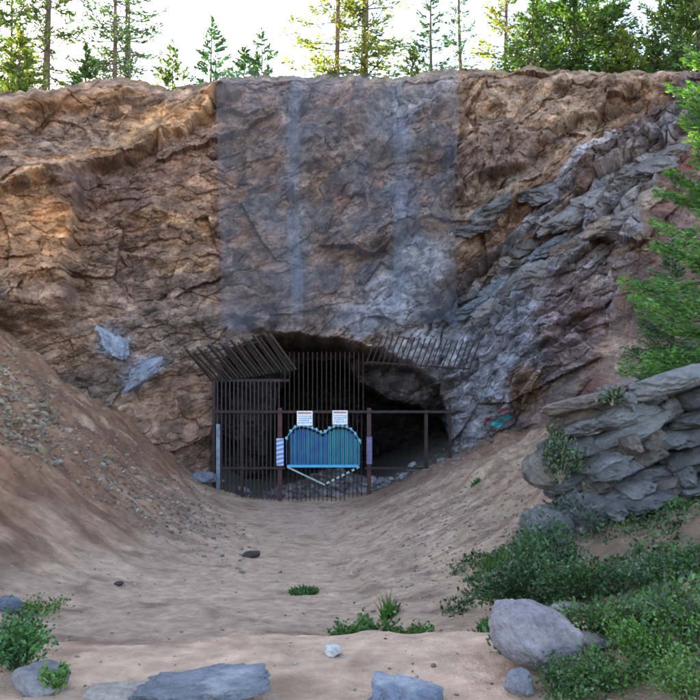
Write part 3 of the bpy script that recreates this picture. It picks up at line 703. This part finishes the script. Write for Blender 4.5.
# signs
def sign(px0, py0, px1, py1, label):
    c = at((px0 + px1) / 2, (py0 + py1) / 2, GY_ - .17); s = GY_ / F; w, h = (px1 - px0) * s, (py1 - py0) * s
    r = empty('notice_sign', c, label, 'sign')
    m = MB(); m.box(c, (w, .012, h)); m.build('board', M['white'], r)
    m = MB(); m.box(c + [0, -.009, h * .36], (w * .86, .006, h * .12)); m.build('red_line', M['signred'], r)
    for k, ww in enumerate((.7, .8, .62, .75)):
        m = MB(); z = .14 - k * .15; x = -w * .4
        g = np.random.default_rng(k + int(px0))
        while x < -w * .4 + w * ww:
            l = g.uniform(.03, .08); m.box(c + [x + l / 2, -.009, h * z], (l, .006, h * .055)); x += l + .022
        m.build('text_line', M['signblue'], r)
sign(297, 411, 312.5, 425.5, 'white notice sign on the left above the blue heart panel')
sign(332.5, 410.5, 347.5, 424.5, 'white notice sign on the right above the teal half of the heart panel')
def marker(px, py0, py1, mat, label):
    c = at(px, (py0 + py1) / 2, GY_ - .17); s = GY_ / F; h = (py1 - py0) * s; w = 7.2 * s if mat != 'stripep' else 5.5 * s
    r = empty('striped_marker', c, label, 'marker')
    m = MB(); m.box(c, (w, .012, h)); m.build('board', M['stripew' if mat != 'stripep' else 'lilac'], r)
    m = MB()
    n = 6
    for k in range(n):
        z = -h / 2 + (k + .5) * h / n; a = h / n * .5
        V = [c + [-w / 2 + .003, -.0105, z - a / 2 - .03], c + [w / 2 - .003, -.0105, z - a / 2 + .03], c + [w / 2 - .003, -.0105, z + a / 2 + .03], c + [-w / 2 + .003, -.0105, z + a / 2 - .03]]
        V = V + [q + [0, .003, 0] for q in V]
        m.add(V, [[0, 1, 2, 3], [7, 6, 5, 4], [0, 4, 5, 1], [1, 5, 6, 2], [2, 6, 7, 3], [3, 7, 4, 0]])
    m.build('stripes', M[mat], r)
marker(280, 438.5, 465.5, 'stripeb', 'pale blue board with diagonal stripes on the left gate post')
marker(369.3, 437, 464, 'stripep', 'dim purple board with diagonal stripes on the right gate post')

# ------------------------------------------------------------------ conifers
def conifer(name, label, base, H, Rb, crown0, mat, seed, dens=1.0, leaf=.22, lean=0, power=.9, tint=(1, 1, 1), group='trees along the top of the cliff', trunk_r=None, gap=.25, clump=1.0):
    g = np.random.default_rng(seed); base = np.array(base, float)
    root = empty(name, base, label, 'tree', group)
    tr = trunk_r or H * .014
    m = MB(); pts = []; rs = []
    for k in range(9):
        t = k / 8; pts.append(base + [lean * H * t + .06 * H * .1 * math.sin(t * 5 + seed), .0, H * t - .3 * (k == 0)]); rs.append(tr * (1 - t) ** .8 + .01)
    m.tube(pts, rs, 8)
    pts = np.array(pts)
    P = []; Dn = []
    z = crown0 * H; lm = MB()
    while z < H * .985:
        t = (z - crown0 * H) / (H * (1 - crown0)); rad = Rb * ((1 - t) ** power) * (.55 + .45 * min(1, t * 5 + .5))
        nb = int(g.integers(3, 6))
        for b in range(nb):
            if g.uniform() < gap: continue
            a = g.uniform(0, 6.283); L = rad * g.uniform(.55, 1.15); el = lerp(-.12, .5, t) + g.normal() * .12
            o = np.array([np.interp(z - .0, pts[:, 2] - base[2], pts[:, 0]), base[1], base[2] + z + g.normal() * .04 * H * .1])
            d = np.array([math.cos(a), math.sin(a), el]); tip = o + d * L + [0, 0, .10 * L]
            mid = o + d * L * .55 - [0, 0, .05 * L]
            lm.tube([o, mid, tip], [tr * .22 * (1 - t) + .006, tr * .12 * (1 - t) + .005, .004], 4)
            n = max(6, int(34 * L * dens))
            s = g.uniform(.22, 1.03, n) ** .8; q = np.where(s[:, None] < .55, o + (mid - o) * (s / .55)[:, None], mid + (tip - mid) * ((s - .55) / .45)[:, None])
            side = np.cross(d, [0, 0, 1.]); side /= np.linalg.norm(side)
            off = g.normal(size=n) * L * .16 * (1.1 - s * .6) * clump
            q = q + side * off[:, None] + np.stack([np.zeros(n), np.zeros(n), g.normal(size=n) * .05 * L * clump - abs(off) * .15], 1)
            P.append(q); Dn.append(d[None] + side[None] * np.sign(off)[:, None] * .7 + [0, 0, .15])
        z += H * g.uniform(.018, .032)
    trunk = m.build('trunk', M['bark'], root, smooth=True); lb = lm.build('limbs', M['bark'], root)
    scatter_leaves('crown', np.concatenate(P), np.concatenate(Dn), leaf, mat, root, root.location, seed, tint, .3, aspect=3.2)
    return root
NAM = {'pine': 'pine_tree', 'spruce': 'spruce_tree'}
# px of trunk, depth, height, crown radius, where the crown starts, material, tint, label
TREES = [
 (14, 42, 13, 2.4, .25, 'needle', (1, 1.1, .9), .8, 'thin tree with wispy green branches at the far left above the cliff'),
 (47, 39, 15, 2.5, .18, 'needle', (1, 1, .9), .9, 'tall straight-trunked tree second from the left on the rim, yellow-green low branches'),
 (-18, 40, 14, 2.6, .1, 'needle', (1, 1, 1), 1.0, 'tree cut by the left edge of the photo on the rim'),
 (115, 38, 14, 2.1, .2, 'needle2', (1.2, 1.1, 1.3), .6, 'tree with bare lower trunk, left one of a close pair above the diagonal band'),
 (125, 41, 16, 2.4, .2, 'needle2', (1.1, 1.1, 1.1), .6, 'thicker trunk tree, right one of the close pair above the diagonal band'),
 (172, 52, 12, 3.5, .04, 'needle', (1.5, 1.5, 1.3), 1.0, 'short faint tree above the notch in the rim'),
 (213, 50, 12.2, 3.1, .05, 'needle2', (1.3, 1.4, 1.3), .9, 'slender see-through tree left of the pointed one'),
 (242, 55, 12.4, 3.6, .03, 'needle2', (1.3, 1.3, 1.1), 1.2, 'bushy low tree joined to the left of the pointed one'),
 (259, 56, 14.2, 3.5, .03, 'needle2', (1.3, 1.3, 1.1), 1.2, 'pointed tree whose whole tip shows against the sky, left of the netting middle'),
 (338, 37, 15, 2.4, .12, 'needley', (1.1, 1.05, .8), .9, 'sunlit yellow-green tree with a thin dark trunk above the netting'),
 (362, 38, 16, 2.3, .15, 'needley', (.9, 1, .9), .7, 'tree with a thick dark curved trunk beside the sunlit yellow one'),
 (430, 42, 10, 1.9, .04, 'needle2', (1.2, 1.15, 1.2), .6, 'narrow grey-green tree where the netting top meets the right rim'),
 (462, 46, 17.5, 1.5, .1, 'needle2', (1.2, 1.1, 1.3), .5, 'very slender tree alone in the gap of sky, right of the netting'),
 (506, 42, 15, 2.2, .15, 'needley', (1.1, 1.1, .8), .9, 'sunlit yellowish tree left of the dense dark tree'),
 (575, 35, 9.5, 2.7, .06, 'needle', (.9, 1.15, .9), 2.0, 'dense dark green tree with broad skirts, the fullest on the rim'),
 (598, 37, 8.6, 2.1, .05, 'needle', (1.1, 1.25, .9), 1.6, 'shorter bright green tree leaning against the right of the dense one'),
 (672, 36, 12, 2.2, .08, 'needley', (.8, 1, .9), 1.2, 'tree with warm lit trunk and mixed green branches near the right edge'),
 (697, 34, 12, 2.5, .05, 'needle', (1.1, 1.2, .9), 1.4, 'full green tree cut by the right edge of the photo on the rim'),
]
for i, (px, Y, H, Rb, c0, mt, tn, dens, lab) in enumerate(TREES):
    Yr = max(Y, YC[-1, int(np.argmin(abs(pxs - px)))] + 1.5)
    zb = plateau_z(px, Yr)
    conifer('pine_tree', lab, ((px - CX) / F * Yr, Yr, zb - .1), H, Rb * 1.25, c0, M[mt], 40 + i, dens * 1.25, .27 if Y < 48 else .31, tint=tn, lean=(.012 if i % 3 else -.01), gap=.15, trunk_r=(.24 if i in (1, 4, 10) else .14))
for i, (px, H, Rb, lab) in enumerate([(20, 5.5, 1.6, 'low young tree at the far left of the rim under the taller ones'), (86, 4.2, 1.3, 'small sapling on the rim between the left trunks and the close pair'),
      (412, 4.2, 1.3, 'small sapling right of the thick dark trunk'),
      (532, 4.4, 1.7, 'bushy young tree filling the rim left of the dense dark tree'), (622, 3.4, 1.3, 'bushy young tree right of the bright green leaning one'), (655, 3.2, 1.2, 'bushy young tree left of the warm lit trunk')]):
    Yr = YC[-1, int(np.argmin(abs(pxs - px)))] + 1.4 + .3 * (i % 3)
    conifer('young_pine_tree', lab, ((px - CX) / F * Yr, Yr, plateau_z(px, Yr) - .4 * (px < 450) * 3), H * .8, Rb, .04, M['needle' if i % 2 else 'needley'], 140 + i, 1.5, .2, tint=(.9, 1.05, .9), gap=.1, trunk_r=.06)
# the young spruce at the right edge, above the outcrop
conifer('spruce_tree', 'young bright green spruce with long layered branches at the right edge', at(733, 398, 13.6), 8.6, 2.1, .02, M['needle'], 91, 6.5, .115, tint=(1.4, 2.05, 1.55), clump=.8, group=None, trunk_r=.10, gap=.05, power=.75)
conifer('spruce_tree', 'small pale young conifer behind the spruce, on the reddish bank', at(672, 392, 16.5), 3.6, 1.3, .05, M['needle2'], 93, 5, .08, tint=(1.5, 1.5, 1.4), group=None, trunk_r=.05, gap=.1)

# ------------------------------------------------------------------ shrubs and grasses
def shrub(label, pos, r, h, n, mat, seed, leaf=.05, tint=(1, 1, 1), name='shrub', cat='shrub', group='shrubs on the right bank', twigs=9):
    g = np.random.default_rng(seed); pos = np.array(pos, float)
    root = empty(name, pos, label, cat, group)
    m = MB(); P = []; Dn = []
    for k in range(twigs):
        a = g.uniform(0, 6.283); q = g.uniform(.2, 1) ** .6; tip = pos + [math.cos(a) * r * q, math.sin(a) * r * q, h * g.uniform(.45, 1.05) * (1.1 - .5 * q)]
        mid = pos + (tip - pos) * .5 + [0, 0, .12 * h]
        m.tube([pos + [0, 0, -.05], mid, tip], [.010, .006, .003], 4)
        nn = int(n / twigs); s = g.uniform(.25, 1.05, nn)[:, None]
        c = np.where(s < .5, pos + (mid - pos) * s * 2, mid + (tip - mid) * (s - .5) * 2) + g.normal(size=(nn, 3)) * [r * .16, r * .16, h * .12]
        P.append(c); dd = (tip - pos) / np.linalg.norm(tip - pos); Dn.append(np.repeat(dd[None], nn, 0) + g.normal(size=(nn, 3)) * .5)
    m.build('stems', M['twig'] if seed % 3 == 0 else M['bark'], root)
    P = np.concatenate(P); P[:, 2] = np.maximum(P[:, 2], ground_h(P[:, 0], P[:, 1], False) - .02)
    scatter_leaves('foliage', P, np.concatenate(Dn), leaf, mat, root, root.location, seed, tint, .35, aspect=1.8)
    return root
SHR = [ # px, base py, r(px), h(px), leaves, mat, tint, label
 (515, 612, 34, 60, 1500, 'shrub', (.75, .9, .8), 'dark green shrub left of the big rounded boulder, upper left of the thicket'),
 (545, 590, 40, 70, 1800, 'shrub', (.8, 1, 1), 'tall leafy shrub directly above the rounded boulder'),
 (580, 600, 38, 52, 1500, 'shrub', (1, 1.15, 1), 'mid green shrub between the tall shrub and the dry twigs'),
 (560, 480, 22, 60, 700, 'shrub2', (1, 1, .9), 'thin shrub climbing the left face of the outcrop'),
 (548, 556, 26, 44, 900, 'shrub', (.9, 1.1, 1), 'shrub rooted against the lower left corner of the outcrop'),
 (590, 548, 34, 56, 1100, 'shrub2', (1, 1, 1.1), 'grey-green bush at the foot of the outcrop'),
 (612, 402, 12, 14, 260, 'shrub2', (1.1, 1.1, 1), 'small tuft growing on top of the outcrop'),
 (645, 590, 36, 34, 900, 'shrub2', (.9, 1.1, 1), 'low bush right of the dry twigs, under the outcrop'),
 (610, 640, 40, 40, 1500, 'shrub', (1.2, 1.3, .9), 'bright green low shrub right of the cream stone'),
 (560, 700, 40, 34, 1300, 'shrub', (.8, 1, .8), 'dark ground-hugging shrub below the rounded boulder'),
 (610, 690, 42, 42, 1500, 'shrub', (1, 1.25, .8), 'green shrub at the bottom edge, below the cream stone'),
 (655, 665, 44, 46, 1700, 'shrub', (1.3, 1.6, .8), 'bright lime-green shrub near the bottom right corner'),
 (695, 640, 42, 50, 1600, 'shrub', (1.2, 1.4, .8), 'leafy green shrub at the right edge above the corner'),
 (690, 700, 44, 50, 1700, 'shrub', (1.2, 1.4, .9), 'green shrub filling the bottom right corner'),
 (645, 625, 30, 24, 800, 'shrub', (1, 1.2, .9), 'small shrub on the bare brown patch at the right'),
 (505, 655, 20, 26, 500, 'shrub', (1, 1.1, 1), 'sparse weed touching the left side of the rounded boulder'),
 (692, 575, 30, 30, 700, 'shrub', (.9, 1.1, .8), 'small shrub against the outcrop foot at the right edge'),
 (670, 512, 26, 12, 420, 'shrub', (1.4, 1.5, .6), 'yellow-green cushion of leaves on a ledge of the outcrop'),
]
OUT_Y = 13.4
for i, (px, py, r, h, n, mt, tn, lab) in enumerate(SHR):
    P = gpos(px, py)
    if py < 560 and px > 540: P = at(px, py, 10.9)
    s = P[1] / F
    shrub(lab, P, r * s * 1.15, h * s * 1.1, int(n * 1.7), M[mt], 300 + i, .0060 * P[1], tn)
shrub('leafy green shrub in the lower left corner, the larger of two there', gpos(18, 668), 44 * gpos(18, 668)[1] / F, 66 * gpos(18, 668)[1] / F, 2200, M['shrub'], 401, .035, (.9, 1.4, 1.1), group=None)
shrub('small lime green weed right of the shrub, bottom left', gpos(55, 694), .11, .17, 600, M['shrub'], 402, .03, (1.5, 1.8, .8), group=None)
shrub('low yellowish sprawling plant behind the left shrub', gpos(40, 612), .42, .2, 600, M['grass'], 403, .045, (1, 1.1, .8), group=None)
def undergrowth():
    g = np.random.default_rng(77); n = 42000
    x = g.uniform(1.1, 6.8, n); y = g.uniform(4.2, 11.9, n)
    dens = fbm(x * .8, y * .8, 88, 4) + .45 * (x - np.interp(y, [4, 7, 11], [1.1, 1.3, 1.8])).clip(-2, 1.2) - .06
    k = g.uniform(0, .5, n) < dens; x, y = x[k], y[k]; n = len(x)
    hh = np.abs(fbm(x * 1.5, y * 1.5, 89, 3)) * .22 + .03
    P = np.stack([x, y, ground_h(x, y) + g.uniform(0, 1, n) * hh], 1)
    o = scatter_leaves('undergrowth', P, np.repeat([[0, 0, .6]], n, 0) + g.normal(size=(n, 3)) * .6, .055 * g.uniform(.5, 1.5, n), M['shrub'], None, None, 78, (.95, 1.1, .85), .45, aspect=1.9)
    tag(o, 'leafy ground cover over the right foreground slope', 'ground cover', kind='stuff')
undergrowth()
def tuft(label, px, py, rpx, hpx, n, seed, tint=(1, 1, 1), group='grass tufts on the dirt'):
    P = gpos(px, py); s = P[1] / F; g = np.random.default_rng(seed)
    r, h = rpx * s, hpx * s
    o = []; 
    a = g.uniform(0, 6.283, n); q = np.sqrt(g.uniform(0, 1, n)); x = P[0] + np.cos(a) * q * r; y = P[1] + np.sin(a) * q * min(r, .35)
    z = ground_h(x, y); hh = h * g.uniform(.4, 1.1, n) * (1.1 - .5 * q); lx = g.normal(size=n) * .35 * hh + np.cos(a) * q * .4 * hh; ly = g.normal(size=n) * .3 * hh; w = .004 + .0009 * P[1]
    b = np.stack([x, y, z - .02], 1); m_ = b + np.stack([lx * .4, ly * .4, hh * .6], 1); t = b + np.stack([lx, ly, hh], 1)
    ang = g.uniform(0, 3.14, n); u = np.stack([np.cos(ang), np.sin(ang), 0 * ang], 1) * w
    V = np.stack([b - u, b + u, m_ + u * .8, m_ - u * .8, t + u * .1, t - u * .1], 1).reshape(-1, 3)
    i = np.arange(n)[:, None] * 6; Fs = np.concatenate([i + [0, 1, 2, 3], i + [3, 2, 4, 5]])
    c = np.repeat(np.clip(np.array(tint)[None] * (1 + .3 * g.normal(size=(n, 1))), .2, 3), 6, 0)
    return tag(mesh_obj('grass_tuft', V, Fs, M['grass'], col=c, origin=P), label, 'grass tuft', group)
for (px_, py_, r_, h_, lab_) in [(350, 632, 22, 26, 'leafy green weed at the left end of the clump behind the foreground lip'), (378, 632, 24, 30, 'leafy green weed in the middle of the clump behind the foreground lip'), (408, 632, 24, 20, 'leafy green weed at the right end of the clump behind the foreground lip')]:
    xw_ = (px_ - CX) / F * 6.5; q_ = np.array([xw_, 6.5, float(ground_h(xw_, 6.5))]); s_ = 6.5 / F; h_ = h_ + 14
    shrub(lab_, q_, r_ * s_, h_ * s_, 1500, M['grass'], 520 + px_, .042, (.8, 1.05, .8), name='weed', cat='weed', group='weeds behind the foreground lip')
tuft('taller thin grass stems sticking up from the clump of weeds', 389, 618, 8, 30, 70, 502, (.8, 1.1, .8))
tuft('little green tuft under the small bank in mid path', 304, 594, 14, 10, 260, 503, (.7, .9, .7))
tuft('single green weed high on the right-hand bank', 476, 484, 4, 8, 60, 504, (.6, .9, .6))
tuft('tiny weed lower on the right-hand bank', 470, 581, 7, 9, 70, 505, (.8, 1, .8))
tuft('sparse grass on the slope left of the thicket', 505, 560, 26, 16, 200, 506, (.8, .9, .7))
tuft('grass blades at the left foot of the thicket beside the boulder', 492, 628, 14, 16, 240, 507, (.9, 1.1, .8))
# dry branches
for i, (a, b, lab) in enumerate([((572, 568), (590, 588), 'short bleached dry branch lying in the shrubs, upper of two'), ((592, 584), (626, 602), 'long bleached dry branch lying in the shrubs, lower of two')]):
    P = at(*a, 9.6); Q = at(*b, 9.3); m = MB(); m.tube([P, (P + Q) / 2 + [0, 0, .04], Q], [.014, .011, .005], 6); m.tube([(P + Q) / 2 + [0, 0, .04], (P + Q) / 2 + [.1, 0, .12]], [.008, .003], 5)
    tag(m.build('dry_branch', M['twig'], origin=P), lab, 'branch')

# ------------------------------------------------------------------ light
SUN_EL, SUN_AZ = 21.0, -38.0      # azimuth from +Y towards +X
w = bpy.data.worlds.new('World'); sc.world = w; w.use_nodes = True; nt = w.node_tree
sky = nt.nodes.new('ShaderNodeTexSky'); sky.sky_type = 'NISHITA'; sky.sun_disc = False
sky.sun_elevation = R(SUN_EL); sky.sun_rotation = R(SUN_AZ); sky.altitude = 2500; sky.air_density = .8; sky.dust_density = 2.5; sky.ozone_density = .6
bg = nt.nodes['Background']; bg.inputs['Strength'].default_value = .15; nt.links.new(sky.outputs[0], bg.inputs['Color'])
sd = bpy.data.lights.new('sun', 'SUN'); sd.energy = 4.0; sd.angle = R(.5); sd.color = (1, .93, .82)
so = bpy.data.objects.new('sun', sd); COL.objects.link(so)
dv = Vector((math.sin(R(SUN_AZ)) * math.cos(R(SUN_EL)), math.cos(R(SUN_AZ)) * math.cos(R(SUN_EL)), math.sin(R(SUN_EL))))
so.rotation_euler = dv.to_track_quat('Z', 'Y').to_euler(); so.location = dv * 80
sc.view_settings.view_transform = 'Standard'; sc.view_settings.look = 'None'; sc.view_settings.gamma = 1; sc.view_settings.use_curve_mapping = False
sc.view_settings.exposure = 3.12
sc.view_settings.use_white_balance = True; sc.view_settings.white_balance_temperature = 8600; sc.view_settings.white_balance_tint = 10
# ------------------------------------------------------------------ camera
cd = bpy.data.cameras.new('camera'); cd.sensor_width = 36; cd.lens = F / 700 * 36; cd.shift_y = (HZ - 350) / 700; cd.clip_start = .1; cd.clip_end = 1500
co = bpy.data.objects.new('camera', cd); COL.objects.link(co); co.location = (0, 0, 0); co.rotation_euler = (R(90), 0, 0); sc.camera = co
sc.cycles.use_denoising = True; sc.cycles.max_bounces = 6; sc.cycles.transparent_max_bounces = 12
sc.cycles.filter_width = 1.8
